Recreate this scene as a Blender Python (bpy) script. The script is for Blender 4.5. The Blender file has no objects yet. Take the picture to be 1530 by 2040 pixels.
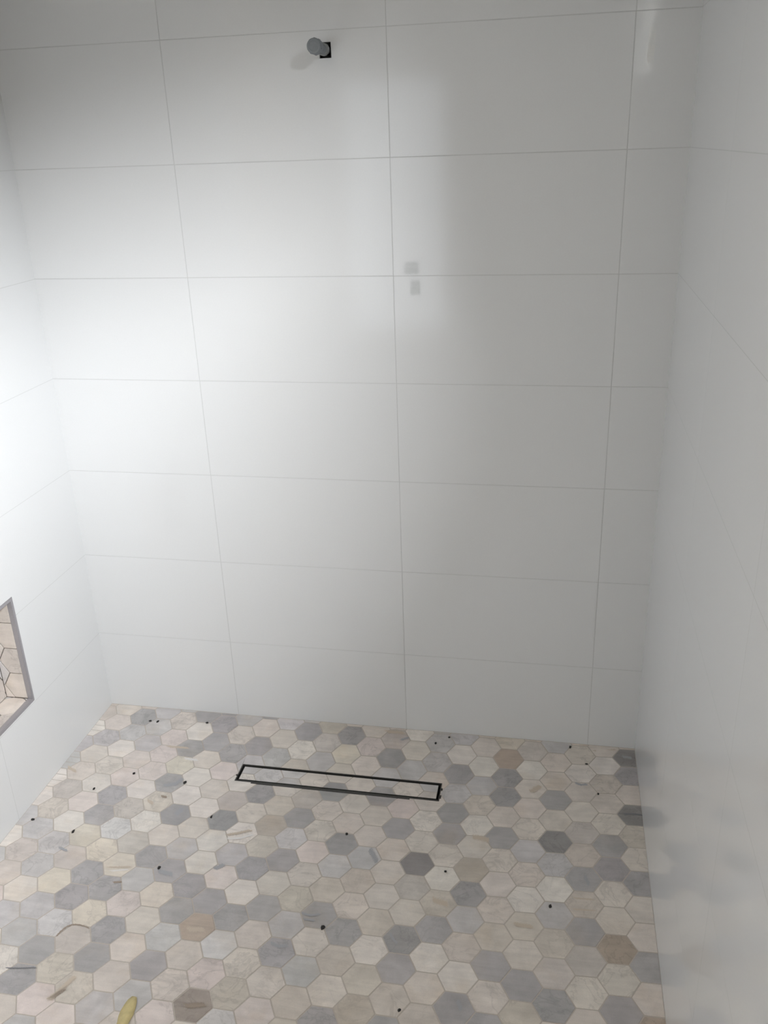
import bpy, bmesh, math, random
from mathutils import Vector, Matrix

random.seed(7)
SC = bpy.context.scene
COL = SC.collection

# ------------------------------------------------------------------ room numbers (metres)
XL, XR = -0.4822, 1.3491          # left and right shower walls
YF = -3.60                        # wall behind the photographer
ZC = 2.62                         # ceiling
ZB, RH, TW = 0.2935, 0.302, 0.600 # bottom tile row, row height, tile module width
FALL = 0.0245                     # floor falls to the drain
DX0, DX1, DY0, DY1 = 0.093, 0.750, -0.311, -0.229   # linear drain outline
YS = DY0 - 1.2                    # front edge of the sloped shower floor

# ------------------------------------------------------------------ camera
cam_d = bpy.data.cameras.new('camera')
cam = bpy.data.objects.new('camera', cam_d)
COL.objects.link(cam)
cam.location = (1.0456, -2.4426, 1.8389)
cam.rotation_mode = 'XYZ'
cam.rotation_euler = (1.1746, 0.0342, 0.1862)
cam_d.sensor_fit = 'VERTICAL'
cam_d.sensor_height = 24.0
cam_d.lens = 24.0 * 1757.7 / 2040.0
cam_d.clip_start = 0.02
SC.camera = cam

# ------------------------------------------------------------------ world, daylight, exposure
w = bpy.data.worlds.new('sky')
SC.world = w
w.use_nodes = True
bg = w.node_tree.nodes['Background']
bg.inputs['Color'].default_value = (0.75, 0.86, 1.0, 1)
bg.inputs['Strength'].default_value = 0.6

W1 = dict(y0=-2.462, y1=-1.320, z0=2.031, z1=2.500)      # window in the right wall, just out of frame
W2 = dict(x0=-0.40, x1=0.314, z0=0.60, z1=2.24)      # window in the wall behind the camera


def area(name, loc, direction, sx, sy, power, color, spread=180):
    l = bpy.data.lights.new(name, 'AREA')
    l.shape = 'RECTANGLE'
    l.size, l.size_y = sx, sy
    l.energy = power
    l.color = color
    l.spread = math.radians(spread)
    o = bpy.data.objects.new(name, l)
    COL.objects.link(o)
    o.location = loc
    o.rotation_euler = Vector(direction).to_track_quat('-Z', 'Y').to_euler()
    return o


P1, P2, P3 = 632, 4.7, 8.3
area('daylight_side_window', (XR + 1.415, -2.971, 3.40), (-0.5605, 0.3639, -0.7440), 1.842, 1.424, P1, (0.965, 0.975, 1.0), 149)
area('daylight_rear_window', ((W2['x0'] + W2['x1']) / 2, YF - 0.16, 1.42), (0, 1, -0.12), 0.714, 1.64, P2, (0.95, 0.97, 1.0), 170)

area('ceiling_fill', (0.35, -2.2, ZC - 0.03), (0, 0, -1), 0.5, 0.5, P3, (1.0, 0.915, 0.82), 180)  # unseen warm fill light, added to lift the walls

SC.view_settings.view_transform = 'Standard'
SC.view_settings.look = 'None'
SC.view_settings.exposure = 0.0
SC.view_settings.gamma = 1.0
SC.view_settings.use_curve_mapping = False


# ------------------------------------------------------------------ helpers
def lin(c):
    return tuple(((v / 255) / 12.92 if v / 255 <= 0.04045 else ((v / 255 + 0.055) / 1.055) ** 2.4) for v in c)


def material(name, rgb, rough=0.5, metal=0.0, spec=0.5):
    m = bpy.data.materials.new(name)
    m.use_nodes = True
    b = m.node_tree.nodes['Principled BSDF']
    b.inputs['Base Color'].default_value = (*lin(rgb), 1)
    b.inputs['Roughness'].default_value = rough
    b.inputs['Metallic'].default_value = metal
    b.inputs['Specular IOR Level'].default_value = spec
    return m


def nd(m, kind, **inp):
    n = m.node_tree.nodes.new(kind)
    for k, v in inp.items():
        n.inputs[k.replace('_', ' ')].default_value = v
    return n


def lk(m, a, b):
    m.node_tree.links.new(a, b)


def mottled(name, rgb, rough, scale, amount, bump=0.0, metal=0.0, spec=0.5):
    """plain material with fine procedural mottling of its colour and a little relief"""
    m = material(name, rgb, rough, metal, spec)
    b = m.node_tree.nodes['Principled BSDF']
    tc = nd(m, 'ShaderNodeTexCoord')
    no = nd(m, 'ShaderNodeTexNoise', Scale=scale, Detail=5.0, Roughness=0.6)
    lk(m, tc.outputs['Object'], no.inputs['Vector'])
    ramp = nd(m, 'ShaderNodeMapRange')
    ramp.inputs['From Min'].default_value = 0.25
    ramp.inputs['From Max'].default_value = 0.75
    ramp.inputs['To Min'].default_value = 1 - amount
    ramp.inputs['To Max'].default_value = 1 + amount
    lk(m, no.outputs['Fac'], ramp.inputs['Value'])
    mul = nd(m, 'ShaderNodeVectorMath')
    mul.operation = 'SCALE'
    mul.inputs[0].default_value = lin(rgb)
    lk(m, ramp.outputs['Result'], mul.inputs['Scale'])
    lk(m, mul.outputs['Vector'], b.inputs['Base Color'])
    if bump:
        bp = nd(m, 'ShaderNodeBump', Strength=bump, Distance=0.001)
        lk(m, no.outputs['Fac'], bp.inputs['Height'])
        lk(m, bp.outputs['Normal'], b.inputs['Normal'])
    return m


M_TILE = mottled('porcelain_tile', (226, 228, 229), 0.085, 260, 0.015)
M_GROUT = mottled('wall_grout', (206, 208, 208), 0.5, 300, 0.04)
M_GROUT2 = mottled('side_wall_grout', (212, 214, 214), 0.085, 300, 0.02)
M_FGROUT = mottled('floor_grout', (192, 184, 175), 0.8, 200, 0.06)
M_CEIL = mottled('ceiling_paint', (224, 220, 212), 0.9, 40, 0.02)
M_PAINT = mottled('wall_paint', (226, 222, 214), 0.85, 40, 0.02)
M_STEEL = mottled('brushed_steel', (168, 166, 170), 0.42, 400, 0.05, metal=0.35)
M_DARKST = mottled('dirty_steel', (78, 78, 76), 0.5, 300, 0.2, metal=0.5)
M_VOID = material('drain_dark', (46, 45, 43), 0.7)
M_PIPE = mottled('grey_plastic', (128, 133, 137), 0.55, 150, 0.06)
M_COLLAR = mottled('grey_plug', (140, 143, 143), 0.55, 150, 0.06)
M_CEMENT = mottled('raw_board', (120, 122, 116), 0.9, 120, 0.15)
M_FRAME = material('white_window_frame', (235, 235, 232), 0.4)
M_SPECK = mottled('black_debris', (34, 32, 31), 0.7, 500, 0.3)
M_YELLOW = mottled('yellow_scrap', (206, 191, 140), 0.6, 60, 0.16)


def marble(name, from_object):
    m = material(name, (200, 200, 200), 0.42)
    b = m.node_tree.nodes['Principled BSDF']
    tc = nd(m, 'ShaderNodeTexCoord')
    oi = nd(m, 'ShaderNodeObjectInfo')
    # every tile is cut from another place of the block
    comb = nd(m, 'ShaderNodeCombineXYZ')
    for i, k in enumerate((37.0, 91.0, 53.0)):
        mm = nd(m, 'ShaderNodeMath')
        mm.operation = 'MULTIPLY'
        mm.inputs[1].default_value = k
        lk(m, oi.outputs['Random'], mm.inputs[0])
        lk(m, mm.outputs[0], comb.inputs[i])
    add = nd(m, 'ShaderNodeVectorMath')
    add.operation = 'ADD'
    lk(m, tc.outputs['Object'], add.inputs[0])
    lk(m, comb.outputs[0], add.inputs[1])
    cloud = nd(m, 'ShaderNodeTexNoise', Scale=22.0, Detail=6.0, Roughness=0.62, Distortion=0.6)
    lk(m, add.outputs[0], cloud.inputs['Vector'])
    # stretched streaks along the bedding of the stone
    mp = nd(m, 'ShaderNodeMapping')
    mp.inputs['Scale'].default_value = (9.0, 85.0, 60.0)
    mp.inputs['Rotation'].default_value = (0, 0, 0.12)
    lk(m, add.outputs[0], mp.inputs['Vector'])
    streak = nd(m, 'ShaderNodeTexNoise', Scale=1.0, Detail=4.0, Roughness=0.55, Distortion=0.4)
    lk(m, mp.outputs['Vector'], streak.inputs['Vector'])
    fine = nd(m, 'ShaderNodeTexNoise', Scale=420.0, Detail=2.0)
    lk(m, add.outputs[0], fine.inputs['Vector'])
    def rng(src, f0, f1, t0, t1):
        r = nd(m, 'ShaderNodeMapRange')
        for k, v in (('From Min', f0), ('From Max', f1), ('To Min', t0), ('To Max', t1)):
            r.inputs[k].default_value = v
        lk(m, src, r.inputs['Value'])
        return r.outputs[0]

    def math2(op, a, b):
        n = nd(m, 'ShaderNodeMath')
        n.operation = op
        for i, x in enumerate((a, b)):
            if isinstance(x, float):
                n.inputs[i].default_value = x
            else:
                lk(m, x, n.inputs[i])
        return n.outputs[0]

    big = nd(m, 'ShaderNodeTexNoise', Scale=10.0, Detail=3.0, Roughness=0.5, Distortion=1.2)
    lk(m, add.outputs[0], big.inputs['Vector'])
    veinn = nd(m, 'ShaderNodeTexNoise', Scale=14.0, Detail=5.0, Roughness=0.6, Distortion=1.0)
    lk(m, add.outputs[0], veinn.inputs['Vector'])
    v0 = math2('ABSOLUTE', math2('SUBTRACT', veinn.outputs['Fac'], 0.5), 0.0)
    gate = rng(oi.outputs['Random'], 0.35, 0.85, 0.0, 0.16)
    vein = math2('MULTIPLY', rng(v0, 0.0, 0.035, 1.0, 0.0), gate)
    vfac = math2('SUBTRACT', 1.0, vein)
    p2 = math2('MULTIPLY', rng(cloud.outputs['Fac'], .3, .7, .93, 1.06), rng(streak.outputs['Fac'], .3, .62, .93, 1.02))
    p2 = math2('MULTIPLY', p2, rng(fine.outputs['Fac'], .3, .7, .965, 1.035))
    p2 = math2('MULTIPLY', p2, rng(big.outputs['Fac'], .3, .7, .90, 1.08))
    p2 = math2('MULTIPLY', p2, vfac)
    # warm iron staining in some of the stones
    warmn = nd(m, 'ShaderNodeTexNoise', Scale=8.0, Detail=3.0, Roughness=0.6)
    off = nd(m, 'ShaderNodeVectorMath'); off.operation = 'ADD'
    off.inputs[1].default_value = (11.3, 4.7, 8.1)
    lk(m, add.outputs[0], off.inputs[0])
    lk(m, off.outputs[0], warmn.inputs['Vector'])
    warm = math2('MULTIPLY', rng(warmn.outputs['Fac'], .52, .75, 0.0, 1.0), rng(oi.outputs['Random'], .1, .9, 0.5, 0.1))
    mixw = nd(m, 'ShaderNodeMix'); mixw.data_type = 'RGBA'
    mixw.inputs['A'].default_value = (1, 1, 1, 1)
    mixw.inputs['B'].default_value = (0.93, 0.84, 0.72, 1)
    lk(m, warm, mixw.inputs['Factor'])
    tinted = nd(m, 'ShaderNodeVectorMath'); tinted.operation = 'MULTIPLY'
    lk(m, mixw.outputs['Result'], tinted.inputs[1])
    sc = nd(m, 'ShaderNodeVectorMath'); sc.operation = 'SCALE'
    if from_object:
        lk(m, oi.outputs['Color'], tinted.inputs[0])
    else:
        at = nd(m, 'ShaderNodeAttribute')
        at.attribute_name = 'tint'
        lk(m, at.outputs['Color'], tinted.inputs[0])
    lk(m, tinted.outputs[0], sc.inputs[0])
    lk(m, p2, sc.inputs['Scale'])
    lk(m, sc.outputs['Vector'], b.inputs['Base Color'])
    return m


M_MARBLE = marble('honed_marble', True)
M_MARBLE_S = marble('honed_marble_border', False)

STONE = dict(W=(230, 224, 217), C=(221, 213, 205), P=(223, 213, 208), Y=(223, 215, 202), B=(213, 205, 195),
             K=(207, 200, 194), S=(200, 191, 180), T=(188, 174, 160), N=(214, 211, 210), L=(203, 200, 199),
             G=(181, 178, 178), H=(171, 169, 169), D=(154, 151, 149), Q=(170, 160, 152))
STONE = {k: lin(v) for k, v in STONE.items()}


def link(name, me, mats, parent=None):
    o = bpy.data.objects.new(name, me)
    COL.objects.link(o)
    if mats:
        for m in (mats if isinstance(mats, (list, tuple)) else [mats]):
            me.materials.append(m)
    o.parent = parent
    return o


def obj(name, bm, mat, parent=None, smooth=False):
    bmesh.ops.recalc_face_normals(bm, faces=bm.faces[:])
    me = bpy.data.meshes.new(name)
    bm.to_mesh(me)
    bm.free()
    if smooth:
        for p in me.polygons:
            p.use_smooth = True
    return link(name, me, mat, parent)


def box(bm, a, b, bevel=0.0):
    x0, x1 = sorted((a[0], b[0])); y0, y1 = sorted((a[1], b[1])); z0, z1 = sorted((a[2], b[2]))
    vs = [bm.verts.new(v) for v in ((x0, y0, z0), (x1, y0, z0), (x1, y1, z0), (x0, y1, z0),
                                    (x0, y0, z1), (x1, y0, z1), (x1, y1, z1), (x0, y1, z1))]
    fs = [bm.faces.new([vs[i] for i in f]) for f in ((3, 2, 1, 0), (4, 5, 6, 7), (0, 1, 5, 4), (1, 2, 6, 5), (2, 3, 7, 6), (3, 0, 4, 7))]
    if bevel:
        bmesh.ops.bevel(bm, geom=list({e for f in fs for e in f.edges}), offset=bevel, segments=1, affect='EDGES')
    return fs


def lathe(bm, prof, M, seg=32):
    """prof: (radius, along) pairs, revolved about local Z, placed by matrix M"""
    rings = []
    for r, h in prof:
        if r < 1e-6:
            rings.append([bm.verts.new(M @ Vector((0, 0, h)))])
        else:
            rings.append([bm.verts.new(M @ Vector((r * math.cos(2 * math.pi * i / seg), r * math.sin(2 * math.pi * i / seg), h))) for i in range(seg)])
    for a, b in zip(rings, rings[1:]):
        for i in range(seg):
            j = (i + 1) % seg
            f = [a[i % len(a)], a[j % len(a)], b[j % len(b)], b[i % len(b)]]
            u = []
            for v in f:
                if v not in u:
                    u.append(v)
            if len(u) > 2:
                bm.faces.new(u)


def clip(poly, axis, val, keep_less):
    """clip a 2-D convex polygon by an axis-aligned line"""
    out = []
    for i in range(len(poly)):
        p, q = poly[i], poly[(i + 1) % len(poly)]
        ip = (p[axis] <= val) if keep_less else (p[axis] >= val)
        iq = (q[axis] <= val) if keep_less else (q[axis] >= val)
        if ip:
            out.append(p)
        if ip != iq:
            t = (val - p[axis]) / (q[axis] - p[axis])
            out.append((p[0] + t * (q[0] - p[0]), p[1] + t * (q[1] - p[1])))
    return out


def clip_rect(poly, r):
    for ax, v, less in ((0, r[0], False), (0, r[1], True), (1, r[2], False), (1, r[3], True)):
        poly = clip(poly, ax, v, less)
        if len(poly) < 3:
            return []
    return poly


def minus_rect(poly, r):
    """convex polygon minus a rectangle -> convex pieces"""
    if not clip_rect(poly, r):
        return [poly]
    parts = [clip(poly, 0, r[0], True), clip(poly, 0, r[1], False)]
    mid = clip(clip(poly, 0, r[0], False), 0, r[1], True)
    if len(mid) > 2:
        parts += [clip(mid, 1, r[2], True), clip(mid, 1, r[3], False)]
    return [p for p in parts if len(p) > 2 and parea(p) > 2e-6]


def parea(p):
    return abs(sum(p[i][0] * p[(i + 1) % len(p)][1] - p[(i + 1) % len(p)][0] * p[i][1] for i in range(len(p)))) / 2


def prism(bm, poly, top, bottom, bevel=0.0, tint=None, layer=None):
    """poly in 2-D, top/bottom: functions (u, v) -> 3-D point; a small arris is cut round the top"""
    n = len(poly)
    cu = sum(p[0] for p in poly) / n
    cv = sum(p[1] for p in poly) / n
    new = []
    if bevel:
        rad = max(1e-4, min(math.hypot(p[0] - cu, p[1] - cv) for p in poly))
        k = max(0.0, 1 - bevel / rad)
        inner = [(cu + (p[0] - cu) * k, cv + (p[1] - cv) * k) for p in poly]
        a = [bm.verts.new(top(*p)) for p in inner]
        b = []
        for p in poly:
            t, d = Vector(top(*p)), Vector(bottom(*p))
            b.append(bm.verts.new(t + (d - t).normalized() * bevel * 0.8))
        new.append(bm.faces.new(a))
        for i in range(n):
            j = (i + 1) % n
            new.append(bm.faces.new((a[i], b[i], b[j], a[j])))
    else:
        b = [bm.verts.new(top(*p)) for p in poly]
        new.append(bm.faces.new(b))
    c = [bm.verts.new(bottom(*p)) for p in poly]
    for i in range(n):
        j = (i + 1) % n
        new.append(bm.faces.new((b[i], c[i], c[j], b[j])))
    new.append(bm.faces.new(c[::-1]))
    if layer is not None:
        for f in new:
            for l in f.loops:
                l[layer] = (*tint, 1)
    return new


def struct(name, bm, mat):
    o = obj(name, bm, mat)
    o['kind'] = 'structure'
    return o


def thing(name, label, cat, loc=(0, 0, 0), group=None):
    o = bpy.data.objects.new(name, None)
    COL.objects.link(o)
    o.empty_display_size = 0.05
    o.location = loc
    o['label'] = label
    o['category'] = cat
    if group:
        o['group'] = group
    return o


def tag(o, label, cat, group=None):
    o['label'] = label
    o['category'] = cat
    if group:
        o['group'] = group
    return o


# ------------------------------------------------------------------ the room shell
TT = 0.010                                   # wall tile thickness
GD = 0.0007                                  # how far the grout sits behind the tile face
GDS = 0.00006
NICHE = dict(y0=-0.834, y1=-0.4143, z0=0.2990, z1=0.6575, depth=0.092)
HOLE = (0.4262, 0.4566, 2.0425, 2.0785)      # square cut in the tile for the pipe: x0 x1 z0 z1


def slab_with_holes(bm, rect, holes, place, t0, t1):
    """rect (u0,u1,v0,v1) minus rectangular holes, extruded from depth t0 to t1; place(u,v,t)->xyz"""
    polys = [[(rect[0], rect[2]), (rect[1], rect[2]), (rect[1], rect[3]), (rect[0], rect[3])]]
    for h in holes:
        polys = [q for p in polys for q in minus_rect(p, h)]
    for p in polys:
        prism(bm, p, lambda u, v: place(u, v, t0), lambda u, v: place(u, v, t1))


# back wall: u = x, v = z, depth +y
P_BACK = lambda u, v, t: (u, t, v)
P_LEFT = lambda u, v, t: (XL - t, u, v)      # u = y
P_RIGHT = lambda u, v, t: (XR + t, u, v)
P_FRONT = lambda u, v, t: (u, YF - t, v)

bm = bmesh.new()
slab_with_holes(bm, (XL - 0.15, XR + 0.25, -0.1, ZC), [(HOLE[0] - .012, HOLE[1] + .012, HOLE[2] - .012, HOLE[3] + .012)], P_BACK, GD, 0.11)
wall_back = struct('wall_back', bm, M_GROUT)
bm = bmesh.new()
box(bm, (HOLE[0] - .011, 0.042, HOLE[2] - .011), (HOLE[1] + .011, 0.112, HOLE[3] + .011))
obj('backer_board', bm, M_CEMENT, wall_back)

N = NICHE
bm = bmesh.new()
slab_with_holes(bm, (YF, 0.0, -0.1, ZC), [(N['y0'] - .001, N['y1'] + .001, N['z0'] - .001, N['z1'] + .001)], P_LEFT, GDS, 0.14)
wall_left = struct('wall_left', bm, M_GROUT2)
bm = bmesh.new()
slab_with_holes(bm, (YF, 0.0, -0.1, ZC), [(W1['y0'], W1['y1'], W1['z0'], W1['z1'])], P_RIGHT, GDS, 0.07)
wall_right = struct('wall_right', bm, M_GROUT2)
bm = bmesh.new()
slab_with_holes(bm, (XL - 0.15, XR + 0.25, -0.1, ZC), [(W2['x0'], W2['x1'], W2['z0'], W2['z1'])], P_FRONT, 0.0, 0.12)
wall_front = struct('wall_front', bm, M_PAINT)
bm = bmesh.new()
box(bm, (XL - 0.15, YF - 0.12, ZC), (XR + 0.25, 0.11, ZC + 0.1))
struct('ceiling', bm, M_CEIL)

# painted plaster on the side walls in front of the tiled shower
YT = -3 * TW - 0.004
for nm, par, pl, hs in (('plaster', wall_left, P_LEFT, []), ('plaster', wall_right, P_RIGHT, [(W1['y0'], W1['y1'], W1['z0'], W1['z1'])])):
    bm = bmesh.new()
    slab_with_holes(bm, (YF, YT, -0.05, ZC), hs, pl, -0.001, 0.001)
    obj(nm, bm, M_PAINT, par)

# window frames (outside the picture)
for k, (pl, r, t) in enumerate(((P_RIGHT, (W1['y0'], W1['y1'], W1['z0'], W1['z1']), 0.02), (P_FRONT, (W2['x0'], W2['x1'], W2['z0'], W2['z1']), 0.06))):
    bm = bmesh.new()
    fw = 0.035
    slab_with_holes(bm, r, [(r[0] + fw, r[1] - fw, r[2] + fw, r[3] - fw)], pl, t, t + 0.04)
    o = obj('window_%d' % (k + 1), bm, M_FRAME)
    o['kind'] = 'structure'


def wall_tiles(parent, place, u_edges, holes, name='wall_tile', arris=0.0003):
    zs = [-0.004] + [ZB + k * RH for k in range(0, 9)]
    shared = {}
    for a, b in zip(u_edges, u_edges[1:]):
        for z0, z1 in zip(zs, zs[1:]):
            z1 = min(z1, ZC - 0.002)
            if z1 - z0 < 0.02:
                continue
            r = (a + .001, b - .001, z0 + .001, z1 - .001)
            poly = [(r[0], r[2]), (r[1], r[2]), (r[1], r[3]), (r[0], r[3])]
            polys = [poly]
            cut = False
            for h in holes:
                if clip_rect(poly, h):
                    cut = True
                    polys = [q for p in polys for q in minus_rect(p, h)]
            c = ((r[0] + r[1]) / 2, (r[2] + r[3]) / 2)
            key = (round(r[1] - r[0], 4), round(r[3] - r[2], 4))
            o0 = Vector(place(c[0], c[1], 0))
            if not cut and key in shared:
                o = bpy.data.objects.new(name, shared[key])
                COL.objects.link(o)
                o.parent = parent
            else:
                bm = bmesh.new()
                for p in polys:
                    prism(bm, p, lambda u, v: Vector(place(u, v, 0)) - o0, lambda u, v: Vector(place(u, v, TT)) - o0, 0.0 if cut else arris)
                o = obj(name, bm, M_TILE, parent)
                if not cut:
                    shared[key] = o.data
            o.location = o0


W1H = (W1['y0'], W1['y1'], W1['z0'], W1['z1'])
wall_tiles(wall_back, P_BACK, [XL - 0.006, 0.0, 0.6, 1.2, XR + 0.006], [HOLE])
wall_tiles(wall_left, P_LEFT, [YT, -1.204, -0.602, 0.001], [(N['y0'], N['y1'], N['z0'], N['z1'])], arris=0.0)
wall_tiles(wall_right, P_RIGHT, [YT, -1.204, -0.602, 0.001], [W1H], arris=0.0)


# soft grey patches and a painted window reflection on the back wall tiles
def mark_material(name, rgb, strength):
    m = material(name, rgb, 0.5)
    b = m.node_tree.nodes['Principled BSDF']
    tc = nd(m, 'ShaderNodeTexCoord')
    no = nd(m, 'ShaderNodeTexNoise', Scale=25.0, Detail=2.0)
    lk(m, tc.outputs['Object'], no.inputs['Vector'])
    mp = nd(m, 'ShaderNodeMapping')
    mp.inputs['Location'].default_value = (-1, -1, -1)
    mp.inputs['Scale'].default_value = (2, 2, 2)
    lk(m, tc.outputs['Generated'], mp.inputs['Vector'])
    sep = nd(m, 'ShaderNodeSeparateXYZ')
    lk(m, mp.outputs[0], sep.inputs[0])
    fac = None
    for ax in ('X', 'Z'):
        ab = nd(m, 'ShaderNodeMath'); ab.operation = 'ABSOLUTE'
        lk(m, sep.outputs[ax], ab.inputs[0])
        r = nd(m, 'ShaderNodeMapRange')
        for k, v in (('From Min', 1.0), ('From Max', .5), ('To Min', 0.0), ('To Max', 1.0)):
            r.inputs[k].default_value = v
        lk(m, ab.outputs[0], r.inputs['Value'])
        if fac is None:
            fac = r.outputs[0]
        else:
            mu = nd(m, 'ShaderNodeMath'); mu.operation = 'MULTIPLY'
            lk(m, fac, mu.inputs[0]); lk(m, r.outputs[0], mu.inputs[1])
            fac = mu.outputs[0]
    mu = nd(m, 'ShaderNodeMath'); mu.operation = 'MULTIPLY'
    lk(m, fac, mu.inputs[0]); lk(m, no.outputs['Fac'], mu.inputs[1])
    gr = nd(m, 'ShaderNodeTexNoise', Scale=900.0, Detail=2.0)
    lk(m, tc.outputs['Object'], gr.inputs['Vector'])
    r = nd(m, 'ShaderNodeMapRange')
    for k, v in (('From Min', .3), ('From Max', .7), ('To Min', 0.05), ('To Max', .8 / strength)):
        r.inputs[k].default_value = v
    lk(m, gr.outputs['Fac'], r.inputs['Value'])
    m2 = nd(m, 'ShaderNodeMath'); m2.operation = 'GREATER_THAN'
    lk(m, mu.outputs[0], m2.inputs[0])
    lk(m, r.outputs[0], m2.inputs[1])
    lk(m, m2.outputs[0], b.inputs['Alpha'])
    b.inputs['Roughness'].default_value = 0.2
    return m


M_PATCH = mark_material('soft_grey_patch', (209, 212, 212), 1.15)  # grey patches with grainy, fading edges
M_REFLECT = mark_material('painted_reflection', (236, 236, 234), 0.9)  # pale streak: window reflection painted onto the tile
for (x0, x1, z0, z1, mt) in ((0.622, 0.680, 1.500, 1.545, M_PATCH), (0.640, 0.680, 1.442, 1.498, M_PATCH), (1.228, 1.252, 1.975, 2.09, M_REFLECT)):
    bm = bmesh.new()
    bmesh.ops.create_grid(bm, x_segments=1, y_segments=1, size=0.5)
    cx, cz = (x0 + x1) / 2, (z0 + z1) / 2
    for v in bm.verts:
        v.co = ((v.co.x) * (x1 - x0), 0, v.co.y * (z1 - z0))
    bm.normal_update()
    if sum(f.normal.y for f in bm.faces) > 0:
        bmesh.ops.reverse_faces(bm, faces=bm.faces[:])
    me = bpy.data.meshes.new('tile_mark')
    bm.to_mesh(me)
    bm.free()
    o = link('tile_mark', me, mt, wall_back)
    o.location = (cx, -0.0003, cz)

# ------------------------------------------------------------------ the sloped floor of hexagon tiles
HX = 0.0755
HY = HX * 2 / math.sqrt(3)
OX, OY, TH = 1.1008, -0.4448, 0.0026


def zf(x, y):
    t = max((DX0 - x) / (DX0 - XL), (x - DX1) / (XR - DX1), (y - DY1) / (0 - DY1), (DY0 - y) / 1.2)
    return -FALL * (1 - min(1.0, max(0.0, t)))


bm = bmesh.new()
gz = -0.0006
dr = [(DX0, DY0), (DX1, DY0), (DX1, DY1), (DX0, DY1)]
rm = [(XL, YS), (XR, YS), (XR, 0.0), (XL, 0.0)]
a = [bm.verts.new((x, y, -FALL + gz)) for x, y in dr]
b = [bm.verts.new((x, y, gz)) for x, y in rm]
c = [bm.verts.new((x, y, -0.10)) for x, y in dr]
d = [bm.verts.new((x, y, -0.10)) for x, y in rm]
for i in range(4):
    j = (i + 1) % 4
    bm.faces.new((b[i], b[j], a[j], a[i]))
    bm.faces.new((d[i], c[i], c[j], d[j]))
    bm.faces.new((a[i], a[j], c[j], c[i]))
    bm.faces.new((b[j], b[i], d[i], d[j]))
floor = struct('floor', bm, M_FGROUT)
bm = bmesh.new()
box(bm, (XL, YF, -0.1), (XR, YS - 0.002, 0.0))
obj('bathroom_floor', bm, mottled('pale_floor', (205, 198, 188), 0.5, 30, 0.04), floor)
bm = bmesh.new()
box(bm, (XL, YF, -0.12), (XR, 0.0, -0.1))
obj('subfloor', bm, M_CEMENT, floor)

# colours read tile by tile: column -> letters from the back wall (row 5.5 or 5) forwards
CELLS = {
    3: 'CDGCDBCGCCGCT', 2: 'CWBCCGGCCTCG', 1: 'CCWCCKBGBGKCC', 0: 'LCCGCDLWLBKGC', -1: 'CCWCCCLCWBCGB',
    -2: 'YTGHCGCCCBGCG', -3: 'CCWLBWCSHLCWGG', -4: 'LWGLHGCWBGWCB', -5: 'LLLCCWCDKCHGBG', -6: 'WCLCPGCCCBWBS',
    -7: 'KKHLGCCLBCGBCG', -8: 'CPCCCCHNBGCLBB', -9: 'CHYBHCCPCBLGC', -10: 'BKLCKGNGCGCCBN', -11: 'LGWBCBSBGWGNPQ',
    -12: 'NCLLHCWLPGTCCP', -13: 'GCGLWKHWWGGLGLC', -14: 'LCGPCWCLGYCCCLG', -15: 'GGGCWWHCGLPGGBP', -16: 'GWGYGBWKYGYKBPL',
    -17: 'LCPPPWKNYGGNGGC', -18: 'LLLPPGGYKYLLW', -19: 'CGLWCWPWLLWL', -20: 'WCLCCKBLKC', -21: 'CCWLLWWLWL'}


def hexagon(cx, cy, R):
    out = []
    for i in range(6):
        a = math.radians(60 * i) + TH
        out.append((cx + R * math.cos(a), cy + R * math.sin(a)))
    return out


GAP = 0.0030
RAD = (HY - GAP) / math.sqrt(3)
CLIPR = (XL + .0012, XR - .0008, YS + .002, -0.0022)
OUTER = (DX0 - .001, DX1 + .001, DY0 - .001, DY1 + .001)
INNER = (DX0 + .0105, DX1 - .0105, DY0 + .0105, DY1 - .0105)

rotm = cam.rotation_euler.to_matrix()


def pix(P):
    q = rotm.transposed() @ (Vector(P) - cam.location)
    return 765 + 1757.7 * q.x / -q.z, 1020 - 1757.7 * q.y / -q.z, -q.z


jobs = []
insert_jobs = []
rnd = random.Random(11)
for col in range(4, -24, -1):
    for k in range(-15, 7):
        r = k if col % 2 == 0 else k + 0.5
        cx = OX + HX * col * math.cos(TH) - r * HY * math.sin(TH)
        cy = OY + HX * col * math.sin(TH) + r * HY * math.cos(TH)
        full = hexagon(cx, cy, RAD)
        p = clip_rect(full, CLIPR)
        if len(p) < 3 or parea(p) < 4e-5:
            continue
        letters = CELLS.get(col, '')
        i = int(round((5.0 if col % 2 == 0 else 5.5) - r))
        ch = letters[i] if 0 <= i < len(letters) else rnd.choice('WCCPBKLGLGCWH')
        pieces = minus_rect(p, OUTER)
        if col == -21 and r in (3.5, 1.5, 0.5):       # broken cuttings pieced in along the left wall
            ys_ = sorted(q[1] for q in p)
            h_ = (ys_[-1] - ys_[0]) / 3
            pieces = [c for c in (clip(clip(p, 1, ys_[0] + h_ * i_ + (.0025 if i_ else 0), False), 1, ys_[0] + h_ * (i_ + 1), True) for i_ in range(3)) if len(c) > 2]
        whole = len(p) == 6 and abs(parea(p) - parea(full)) < 1e-9 and len(pieces) == 1 and pieces[0] is p
        ins = clip_rect(full, INNER)
        if len(ins) > 2 and parea(ins) > 2e-5:
            insert_jobs.append((col, r, ch, ins))
        if not pieces:
            continue
        u, v, depth = pix((cx, cy, zf(cx, cy)))
        seen = -25 < u < 1400 and v < 2065
        size = sum(parea(q) for q in pieces) / depth ** 2 if seen else 0
        jobs.append([size, col, r, ch, cx, cy, pieces, whole])

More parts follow.
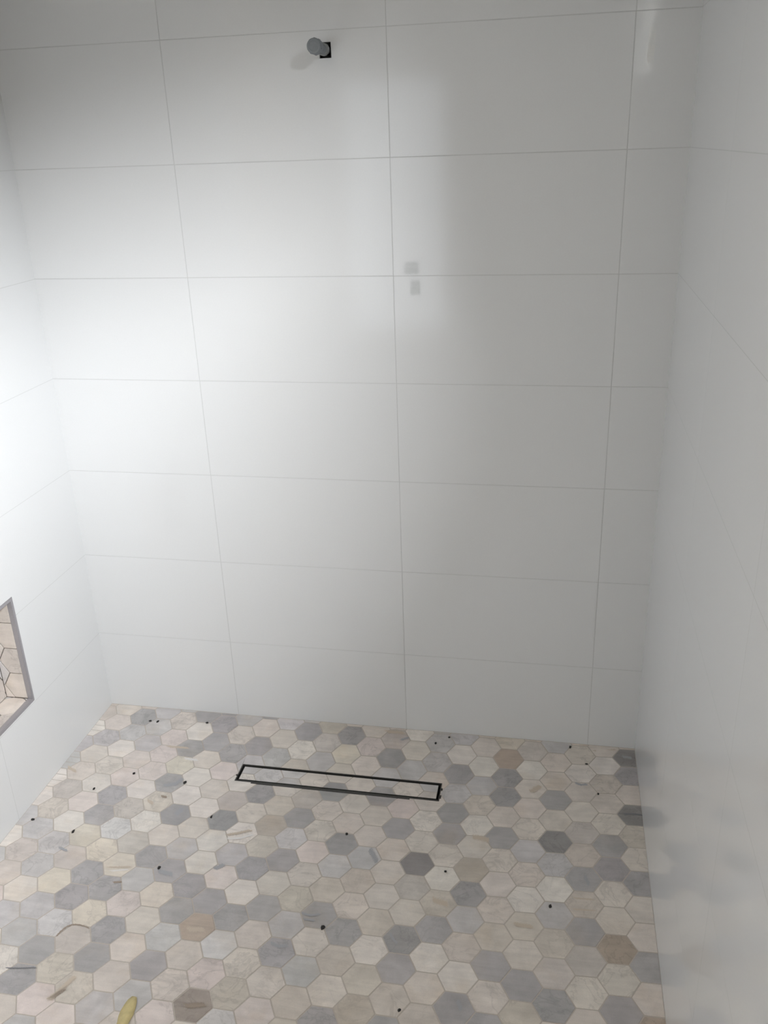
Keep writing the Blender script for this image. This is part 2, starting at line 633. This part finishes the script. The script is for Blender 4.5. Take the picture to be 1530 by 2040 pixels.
jobs.sort(key=lambda j: -j[0])
hexmesh = None
stuff = bmesh.new()
lay = stuff.loops.layers.float_color.new('tint')
for n, (size, col, r, ch, cx, cy, pieces, whole) in enumerate(jobs):
    tint = STONE[ch]
    j = rnd.uniform(0.965, 1.035)
    tint = tuple(min(1, t * j * rnd.uniform(0.99, 1.01)) for t in tint)
    z0 = zf(cx, cy)
    lip = rnd.uniform(-0.0003, 0.0004)
    if n >= 300 or size == 0:
        for q in pieces:
            prism(stuff, q, lambda u, v: (u, v, zf(u, v) + lip), lambda u, v: (u, v, zf(u, v) - 0.008), 0.0006, tint, lay)
        continue
    e = 0.004
    nx = (zf(cx + e, cy) - zf(cx - e, cy)) / (2 * e)
    ny = (zf(cx, cy + e) - zf(cx, cy - e)) / (2 * e)
    crease = max(abs(zf(x, y) - (z0 + nx * (x - cx) + ny * (y - cy))) for q in pieces for x, y in q) > 0.0004
    if whole and not crease:
        if hexmesh is None:
            bm = bmesh.new()
            prism(bm, hexagon(0, 0, RAD), lambda u, v: (u, v, 0), lambda u, v: (u, v, -0.008), 0.0006)
            o = obj('hexagon_tile', bm, M_MARBLE, floor)
            hexmesh = o.data
        else:
            o = bpy.data.objects.new('hexagon_tile', hexmesh)
            COL.objects.link(o)
            o.parent = floor
        up = Vector((-nx + rnd.uniform(-.002, .002), -ny + rnd.uniform(-.002, .002), 1))
        o.rotation_euler = up.to_track_quat('Z', 'Y').to_euler()
        # track quat may spin the hexagon: keep only the tilt
        o.rotation_euler = (math.atan(ny), -math.atan(nx), 0)
    else:
        bm = bmesh.new()
        for q in pieces:
            prism(bm, q, lambda u, v: (u - cx, v - cy, zf(u, v) - z0), lambda u, v: (u - cx, v - cy, zf(u, v) - z0 - 0.008), 0.0006 if len(pieces) == 1 else 0)
        o = obj('hexagon_tile', bm, M_MARBLE, floor)
    o.location = (cx, cy, z0 + lip)
    o.color = (*tint, 1)
o = obj('border_tiles', stuff, M_MARBLE_S, floor)
o['kind'] = 'stuff'



# ------------------------------------------------------------------ marks in particular stones (veins and stains seen in the photograph)
def floor_hit(u, v):
    d = rotm @ Vector(((u - 765) / 1757.7, (1020 - v) / 1757.7, -1))
    z = -0.01
    for _ in range(6):
        t = (z - cam.location.z) / d.z
        p = cam.location + d * t
        z = zf(p.x, p.y)
    return p.x, p.y, z


def stain_material(name, rgb, strength):
    """flat mark whose edge fades out round its own middle line"""
    m = material(name, rgb, 0.45)
    b = m.node_tree.nodes['Principled BSDF']
    at = nd(m, 'ShaderNodeAttribute')
    at.attribute_name = 'fade'
    tc = nd(m, 'ShaderNodeTexCoord')
    no = nd(m, 'ShaderNodeTexNoise', Scale=340.0, Detail=5.0, Roughness=0.8)
    lk(m, tc.outputs['Object'], no.inputs['Vector'])
    r = nd(m, 'ShaderNodeMapRange')
    for k, v in (('From Min', .3), ('From Max', .7), ('To Min', 0.08), ('To Max', 1.0 / strength)):
        r.inputs[k].default_value = v
    lk(m, no.outputs['Fac'], r.inputs['Value'])
    mu = nd(m, 'ShaderNodeMath'); mu.operation = 'GREATER_THAN'
    lk(m, at.outputs['Fac'], mu.inputs[0]); lk(m, r.outputs[0], mu.inputs[1])
    lk(m, mu.outputs[0], b.inputs['Alpha'])
    return m


ST_DARK = stain_material('dark_vein', (128, 128, 132), 1.1)
ST_GREY = stain_material('grey_cloud', (168, 169, 173), 1.0)
ST_TAN = stain_material('tan_stain', (203, 190, 174), 1.0)
ST_BROWN = stain_material('brown_vein', (160, 146, 132), 1.0)
ST_WHITE = stain_material('white_vein', (228, 225, 222), 1.1)
STAINS = [  # pixel polyline, half widths, material
    ([(1246, 1622), (1262, 1622), (1277, 1624)], 3.0, ST_DARK), ([(18, 1929), (42, 1929), (66, 1928)], 2.5, ST_DARK),
    ([(114, 1864), (120, 1857), (127, 1851), (134, 1846), (142, 1843), (151, 1842), (160, 1843), (168, 1845), (176, 1849)], 3.2, ST_BROWN),
    ([(100, 1990), (118, 1976), (132, 1962), (146, 1948)], 9, ST_TAN), ([(108, 1986), (126, 1974)], 5, ST_BROWN),
    ([(228, 1758), (240, 1757)], 4, ST_BROWN), ([(323, 1587), (331, 1588)], 4.5, ST_BROWN), ([(296, 1596), (304, 1600)], 6, ST_TAN),
    ([(738, 1694), (745, 1706), (750, 1716)], 9, ST_GREY), ([(318, 1736), (332, 1740), (342, 1742)], 9, ST_GREY),
    ([(352, 1622), (362, 1612)], 9, ST_GREY), ([(330, 1565), (350, 1562), (362, 1553)], 7, ST_GREY),
    ([(455, 1663), (474, 1660), (496, 1655)], 4.5, ST_TAN), ([(458, 1671), (480, 1670), (500, 1664)], 4, ST_WHITE),
    ([(374, 2004), (402, 2002)], 10, ST_BROWN), ([(866, 1794), (888, 1801)], 11, ST_TAN),
    ([(944, 1668), (958, 1670), (972, 1674)], 9, ST_TAN), ([(774, 1458), (800, 1460)], 6, ST_TAN),
    ([(800, 1474), (812, 1470)], 4, ST_GREY), ([(1060, 1576), (1074, 1568)], 10, ST_TAN),
    ([(604, 1820), (618, 1824), (634, 1822)], 5, ST_GREY), ([(608, 1832), (624, 1834)], 4, ST_GREY),
    ([(778, 1862), (784, 1872), (790, 1878)], 5, ST_GREY), ([(542, 1880), (556, 1886), (570, 1884)], 7, ST_GREY),
    ([(222, 1728), (254, 1727)], 3, ST_TAN), ([(226, 1735), (250, 1733)], 2.5, ST_WHITE),
    ([(340, 1488), (370, 1490)], 4, ST_TAN), ([(342, 1463), (358, 1460)], 3.5, ST_BROWN),
    ([(372, 1512), (390, 1514)], 4, ST_WHITE), ([(138, 1530), (150, 1536)], 6, ST_TAN), ([(378, 1852), (402, 1852)], 10, ST_TAN),
    ([(1030, 1842), (1056, 1846)], 8, ST_TAN), ([(1150, 1790), (1178, 1792)], 3, ST_TAN), ([(1148, 1812), (1180, 1814)], 3, ST_TAN),
    ([(1186, 1496), (1204, 1496), (1222, 1494)], 3, ST_TAN), ([(1242, 1508), (1256, 1510)], 5, ST_GREY),
    ([(1148, 1561), (1158, 1564), (1168, 1563)], 4, ST_GREY), 
    ([(1166, 1748), (1172, 1760)], 6, ST_GREY), ([(912, 1996), (918, 2010)], 8, ST_GREY),
    
    ([(430, 1730), (444, 1724)], 8, ST_GREY), ([(120, 1690), (132, 1694)], 5, ST_GREY),
]
for line, hw, mt in STAINS:
    bm = bmesh.new()
    lay2 = bm.verts.layers.float.new('fade')
    x0, y0, z0 = floor_hit(*line[len(line) // 2])
    ext = [(line[0][0] * 1.5 - line[1][0] * .5, line[0][1] * 1.5 - line[1][1] * .5)] + list(line) + [(line[-1][0] * 1.5 - line[-2][0] * .5, line[-1][1] * 1.5 - line[-2][1] * .5)]
    rows = []
    for i, (u, v) in enumerate(ext):
        pa, pb = ext[max(0, i - 1)], ext[min(len(ext) - 1, i + 1)]
        tx, ty = pb[0] - pa[0], pb[1] - pa[1]
        ln = math.hypot(tx, ty)
        nx_, ny_ = -ty / ln, tx / ln
        row = []
        for s_ in (-1, 0, 1):
            x, y, z = floor_hit(u + nx_ * hw * s_, v + ny_ * hw * s_)
            vt = bm.verts.new((x - x0, y - y0, z - z0))
            vt[lay2] = 1.0 if s_ == 0 and 0 < i < len(ext) - 1 else 0.0
            row.append(vt)
        rows.append(row)
    for r0, r1 in zip(rows, rows[1:]):
        for k in range(2):
            bm.faces.new((r0[k], r0[k + 1], r1[k + 1], r1[k]))
    bmesh.ops.recalc_face_normals(bm, faces=bm.faces[:])
    if sum(f.normal.z for f in bm.faces) < 0:
        bmesh.ops.reverse_faces(bm, faces=bm.faces[:])
    me = bpy.data.meshes.new('stone_vein')
    bm.to_mesh(me)
    bm.free()
    o = link('stone_vein', me, mt, floor)
    o.location = (x0, y0, z0 + 0.0008)

# ------------------------------------------------------------------ linear drain with tiled insert
dzt = -FALL
drain = thing('linear_drain', 'long narrow linear shower drain with tiled insert and dark metal rim', 'drain',
              ((DX0 + DX1) / 2, (DY0 + DY1) / 2, dzt - 0.05))
dl = drain.location


def dpl(u, v, t):
    return (u - dl.x, v - dl.y, t - dl.z)


bm = bmesh.new()
slab_with_holes(bm, (DX0, DX1, DY0, DY1), [(DX0 + .0028, DX1 - .0028, DY0 + .0042, DY1 - .0028)], dpl, dzt + .0006, dzt - .045)
obj('rim', bm, M_DARKST, drain)
bm = bmesh.new()
slab_with_holes(bm, (DX0 + .002, DX1 - .002, DY0 + .002, DY1 - .002), [], dpl, dzt - .046, dzt - .05)
slab_with_holes(bm, (DX0 + .0028, DX1 - .0028, DY0 + .0042, DY1 - .0028), [(DX0 + .0034, DX1 - .0034, DY0 + .0048, DY1 - .0034)], dpl, dzt - .003, dzt - .046)
obj('channel', bm, M_VOID, drain)
bm = bmesh.new()
g = 0.0092
slab_with_holes(bm, (DX0 + g, DX1 - g, DY0 + g, DY1 - g), [], dpl, dzt - .011, dzt - .02)
slab_with_holes(bm, (DX0 + g, DX1 - g, DY0 + g, DY1 - g), [INNER], dpl, dzt - .0005, dzt - .011)
tray = obj('insert_tray', bm, M_DARKST, drain)
bm = bmesh.new()
slab_with_holes(bm, INNER, [], dpl, dzt - .0016, dzt - .0112)
obj('insert_grout', bm, M_FGROUT, tray)
OVR = {(-12, 2): 'N', (-13, 2.5): 'L', (-11, 1.5): 'L', (-5, 2.5): 'L', (-11, 2.5): 'N', (-9, 2.5): 'C', (-10, 2): 'C', (-8, 2): 'C',
       (-7, 2.5): 'N', (-13, 1.5): 'W', (-5, 1.5): 'K'}
for col, r, ch, ins in insert_jobs:
    ch = OVR.get((col, r), ch)
    bm = bmesh.new()
    mx = sum(p[0] for p in ins) / len(ins)
    my = sum(p[1] for p in ins) / len(ins)
    prism(bm, ins, lambda u, v: (u - mx, v - my, 0), lambda u, v: (u - mx, v - my, -.0098), 0.0003)
    o = obj('hexagon_tile', bm, M_MARBLE, tray)
    o.location = (mx - dl.x, my - dl.y, dzt - .0008 - dl.z)
    j = rnd.uniform(0.97, 1.03)
    o.color = (*[min(1, t * j) for t in STONE[ch]], 1)
# lifting tabs at the right end and the lip along the near side
for (y0, y1, w_) in ((-0.262, -0.252, .006), (-0.300, -0.284, .006)):
    bm = bmesh.new()
    box(bm, dpl(DX1 - .003, y0, dzt - .004), dpl(DX1 + w_ - .001, y1, dzt + .0012), 0.001)
    obj('tab', bm, M_VOID, drain)
bm = bmesh.new()
box(bm, dpl(DX0 - .005, -0.288, dzt - .004), dpl(DX0 + .003, -0.281, dzt + .0012), 0.001)
obj('tab', bm, M_VOID, drain)
bm = bmesh.new()
box(bm, dpl(DX0 + .055, DY0 - .0065, dzt - .004), dpl(DX1 - .09, DY0 - .0005, dzt + .0010), 0.0005)
obj('lip', bm, M_DARKST, drain)

# ------------------------------------------------------------------ niche in the left wall
ny0, ny1, nz0, nz1, ndp = N['y0'], N['y1'], N['z0'], N['z1'], N['depth']
niche = thing('shower_niche', 'low recessed shower niche lined with marble hexagons and edged in grey metal trim', 'niche', (XL, (ny0 + ny1) / 2, nz0))
nl = niche.location
bm = bmesh.new()
th = 0.012
X0, X1 = XL - ndp - th, XL - 0.0135
for a_, b_ in (((X0, ny0, nz0), (X0 + .004, ny1, nz1)),
               ((X0, ny0, nz0), (X1, ny0 + .004, nz1)), ((X0, ny1 - .004, nz0), (X1, ny1, nz1)),
               ((X0, ny0, nz0), (X1, ny1, nz0 + .004)), ((X0, ny0, nz1 - .004), (X1, ny1, nz1))):
    box(bm, Vector(a_) - nl, Vector(b_) - nl)
obj('niche_box', bm, M_FGROUT, niche)
# mitred metal edge trim: a flat face plus a return into the niche
TWD = 0.0105


def trim_piece(corners_out, corners_in, ret):
    bm = bmesh.new()
    def P(c, x):
        return Vector((x, c[0], c[1])) - nl
    o1, o2 = corners_out
    i1, i2 = corners_in
    xf = XL + 0.0016
    v = [bm.verts.new(P(o1, XL - .002)), bm.verts.new(P(o1, xf)), bm.verts.new(P(i1, xf)), bm.verts.new(P(i1, XL - ret)),
         bm.verts.new(P(o2, XL - .002)), bm.verts.new(P(o2, xf)), bm.verts.new(P(i2, xf)), bm.verts.new(P(i2, XL - ret))]
    for f in ((0, 1, 5, 4), (1, 2, 6, 5), (2, 3, 7, 6), (3, 0, 4, 7), (3, 2, 1, 0), (4, 5, 6, 7)):
        bm.faces.new([v[k] for k in f])
    bmesh.ops.bevel(bm, geom=[e for e in bm.edges if {e.verts[0], e.verts[1]} in ({v[1], v[5]}, {v[2], v[6]})], offset=0.0012, segments=2, affect='EDGES')
    obj('edge_trim', bm, M_STEEL, niche)


ny0, ny1, nz0, nz1 = ny0 + .0005, ny1 - .0005, nz0 + .0005, nz1 - .0005
co = [(ny0, nz0), (ny1, nz0), (ny1, nz1), (ny0, nz1)]
ci = [(ny0 + TWD, nz0 + TWD), (ny1 - TWD, nz0 + TWD), (ny1 - TWD, nz1 - TWD), (ny0 + TWD, nz1 - TWD)]
for i in range(4):
    j = (i + 1) % 4
    trim_piece((co[i], co[j]), (ci[i], ci[j]), 0.013)

# hexagon lining: back, jambs, sill, head; (rect in u,v), place(u,v,t into wall), lattice origin, colours
lt = 0.0075
yA, yB, zA, zB_ = ny0 + .004 + lt, ny1 - .004 - lt, nz0 + .004 + lt, nz1 - .004 - lt
xb = XL - ndp + lt
faces = [
    # far jamb, seen from the room: u = depth into the wall from the face, v = height
    ((0.014, ndp - lt - .001, zA + .001, zB_ - .001), lambda u, v, t: (XL - u, yB + t, v), (0.030, nz0 + .012 + .0436), 'far'),
    ((0.014, ndp - lt - .001, zA + .001, zB_ - .001), lambda u, v, t: (XL - u, yA - t, v), (0.050, nz0 + .03), 'near'),
    ((yA + .001, yB - .001, 0.014, ndp - lt - .001), lambda u, v, t: (XL - v, u, zA - t), (ny1 - .052, 0.046), 'sill'),
    ((yA + .001, yB - .001, 0.014, ndp - lt - .001), lambda u, v, t: (XL - v, u, zB_ + t), (ny1 - .06, 0.02), 'head'),
    ((yA + .001, yB - .001, zA + .001, zB_ - .001), lambda u, v, t: (xb - t, u, v), (ny1 - .05, nz0 + .05), 'back'),
]
FARC = {(0, 0): 'C', (0, 1): 'K', (0, 2): 'C', (0, 3): 'C', (0, 4): 'C', (1, 0): 'N', (1, 1): 'W', (1, 2): 'L', (1, 3): 'L', (1, -1): 'C'}
SILLC = {(0, 0): 'C', (-1, 0): 'L', (0, -1): 'L', (-1, -1): 'K', (1, 0): 'L', (1, -1): 'N'}
for rect, place, org, nm in faces:
    for cc in range(-8, 9):
        for rr in range(-8, 9):
            cu = org[0] + HX * cc
            cv = org[1] + HY * (rr + (0.5 if cc % 2 else 0))
            q = clip_rect([(cu + RAD * math.cos(math.radians(60 * i)), cv + RAD * math.sin(math.radians(60 * i))) for i in range(6)], rect)
            if len(q) < 3 or parea(q) < 3e-5:
                continue
            ch = {'far': FARC, 'sill': SILLC}.get(nm, {}).get((cc, rr)) or rnd.choice('WCCPKLLNG')
            o0 = Vector(place(cu, cv, 0))
            bm = bmesh.new()
            prism(bm, q, lambda u, v: Vector(place(u, v, 0)) - o0, lambda u, v: Vector(place(u, v, lt - .0005)) - o0, 0.0005)
            o = obj('hexagon_tile', bm, M_MARBLE, niche)
            o.location = o0 - nl
            o.color = (*STONE[ch], 1)

# ------------------------------------------------------------------ capped pipe stub high on the back wall
pc = Vector((0.4395, 0, 2.0615))
pipe = thing('capped_pipe', 'grey capped pipe stub sticking out of a square hole high on the back wall', 'pipe', (pc.x, 0.0, pc.z))
Mx = Matrix.Rotation(math.radians(90), 4, 'X')          # local Z -> -Y, out of the wall
bm = bmesh.new()
lathe(bm, [(0, -.07), (.0105, -.07), (.0105, .10), (0, .10)], Mx)
obj('pipe', bm, M_PIPE, pipe, True)
bm = bmesh.new()
lathe(bm, [(.0105, .004), (.0138, .004), (.0148, .006), (.0148, .022), (.0138, .024), (.0105, .024)], Mx)
obj('collar', bm, M_COLLAR, pipe)
bm = bmesh.new()
prof = [(.0106, .078), (.0165, .078), (.0183, .081), (.0183, .100), (.0178, .104), (.0160, .1065), (.0118, .1072), (.0112, .1062), (0, .1062)]
lathe(bm, prof, Mx, 40)
for k in range(10):                                       # grip ribs round the cap
    an = 2 * math.pi * k / 10
    fs = box(bm, (-.0012, .0176, .083), (.0012, .0192, .099))
    for v in {v for f in fs for v in f.verts}:
        v.co = Mx @ (Matrix.Rotation(an, 4, 'Z') @ v.co)
obj('cap', bm, M_PIPE, pipe)

# ------------------------------------------------------------------ loose debris on the floor


def speck_mesh(i):
    r = random.Random(100 + i)
    bm = bmesh.new()
    bmesh.ops.create_icosphere(bm, subdivisions=1, radius=1.0)
    for v in bm.verts:
        v.co *= r.uniform(0.7, 1.2)
        v.co.z = max(-0.5, v.co.z)
    return bm


SPECKS = [
    (299.6, 1436.7, 9, 5, 'left one of two black specks side by side near the back left corner'),
    (314.4, 1438.2, 7, 7, 'right one of two black specks side by side near the back left corner'),
    (412.4, 1440.4, 8, 5, 'dark speck on the upper edge of the bright white hexagon by the back wall'),
    (266.9, 1541.3, 7, 5, 'dark speck on a pinkish hexagon, left of the drain, between drain and left wall'),
    (187.0, 1571.8, 6, 6, 'dark speck on a white hexagon near the left wall'),
    (368.4, 1559.6, 8, 8, 'dark crumb on the corner of a grey marbled hexagon left of the drain end'),
    (421.0, 1627.8, 5, 8, 'dark speck on a blue grey hexagon before the left end of the drain'),
    (66.2, 1632.9, 9, 5, 'black speck lying closest to the left wall'),
    (145.9, 1656.9, 7, 8, 'black speck between a white and a yellowish hexagon near the left wall'),
    (317.0, 1729.3, 7, 8, 'dark crumb on a smoky grey hexagon in the left middle of the floor'),
    (690.7, 1661.8, 8, 6, 'thin black speck on the rim of a dark grey hexagon before the drain'),
    (643.3, 1848.2, 11, 10, 'largest black crumb on grey hexagons in the middle foreground'),
    (867.8, 1481.0, 5, 7, 'dark speck on a light grey hexagon behind the right end of the drain'),
    (895.0, 1469.3, 6, 5, 'dark speck at the back wall base behind the right drain end'),
    (1136.0, 1488.4, 6, 8, 'dark speck at the foot of the back wall near the right corner'),
    (1168.2, 1522.7, 8, 4, 'dark speck in the joint between two white hexagons near the right corner'),
    (1191.6, 1582.0, 5, 6, 'dark speck on a beige joint closest to the right wall'),
    (1096.2, 1806.4, 9, 8, 'round black crumb on a lilac grey hexagon at the right of the floor'),
    (887.3, 1736.9, 7, 5, 'small black speck on a white hexagon beside a tan one, right of centre'),
    (264.5, 2015, 5, 6, 'small dark speck against the right edge of the yellow strip'),
    (795.6, 2012.9, 8, 7, 'black crumb on a beige hexagon at the bottom centre edge of the floor'),
]
for i, (u, v, wpx, hpx, lab) in enumerate(SPECKS):
    x, y, z = floor_hit(u, v)
    dist = (Vector((x, y, z)) - cam.location).length
    sx = 0.88 * wpx / 2 * dist / 1757.7
    sy = 0.88 * hpx / 2 * dist / 1757.7 / 0.75
    bm = speck_mesh(i)
    hgt = min(sx, sy) * 0.45
    for vv in bm.verts:
        vv.co = (vv.co.x * sx, vv.co.y * sy, (vv.co.z + 0.5) * hgt)
    o = obj('debris_speck', bm, M_SPECK)
    o.location = (x, y, z + 0.0004)
    o.rotation_euler = (0, 0, 0)
    tag(o, lab, 'debris', 'dark specks of debris on the hexagon floor')

# the yellow scrap at the bottom edge
cl = [(268, 1987), (264, 1995), (259, 2006), (253, 2019), (248, 2030), (244, 2041), (237, 2060)]
wd = [5, 9.5, 12, 13.5, 12.5, 11, 11]
bm = bmesh.new()
lf, rt = [], []
x0, y0, z0 = floor_hit(254, 2020)
for i, ((u, v), w_) in enumerate(zip(cl, wd)):
    for s, lst in ((-1, lf), (1, rt)):
        x, y, z = floor_hit(u + s * w_ * 0.95, v + s * w_ * 0.30 + random.uniform(-1, 1))
        lift = 0.0010 + 0.0012 * math.sin(i * 1.1) ** 2 + (0.0015 if s > 0 else 0)
        lst.append((x - x0, y - y0, z - z0 + lift))
grid = []
for a_, b_ in zip(lf, rt):
    mid = tuple((p + q) / 2 for p, q in zip(a_, b_))
    mid = (mid[0], mid[1], mid[2] + 0.0012)
    grid.append([bm.verts.new(a_), bm.verts.new(mid), bm.verts.new(b_)])
for g0, g1 in zip(grid, grid[1:]):
    for k in range(2):
        bm.faces.new((g0[k], g0[k + 1], g1[k + 1], g1[k]))
bmesh.ops.recalc_face_normals(bm, faces=bm.faces[:])
bmesh.ops.solidify(bm, geom=bm.faces[:], thickness=0.0009)
scrap = obj('yellow_scrap', bm, M_YELLOW, None, True)
scrap.location = (x0, y0, z0)
tag(scrap, 'yellow strip of scrap lying on the hexagon floor at the bottom left', 'scrap')
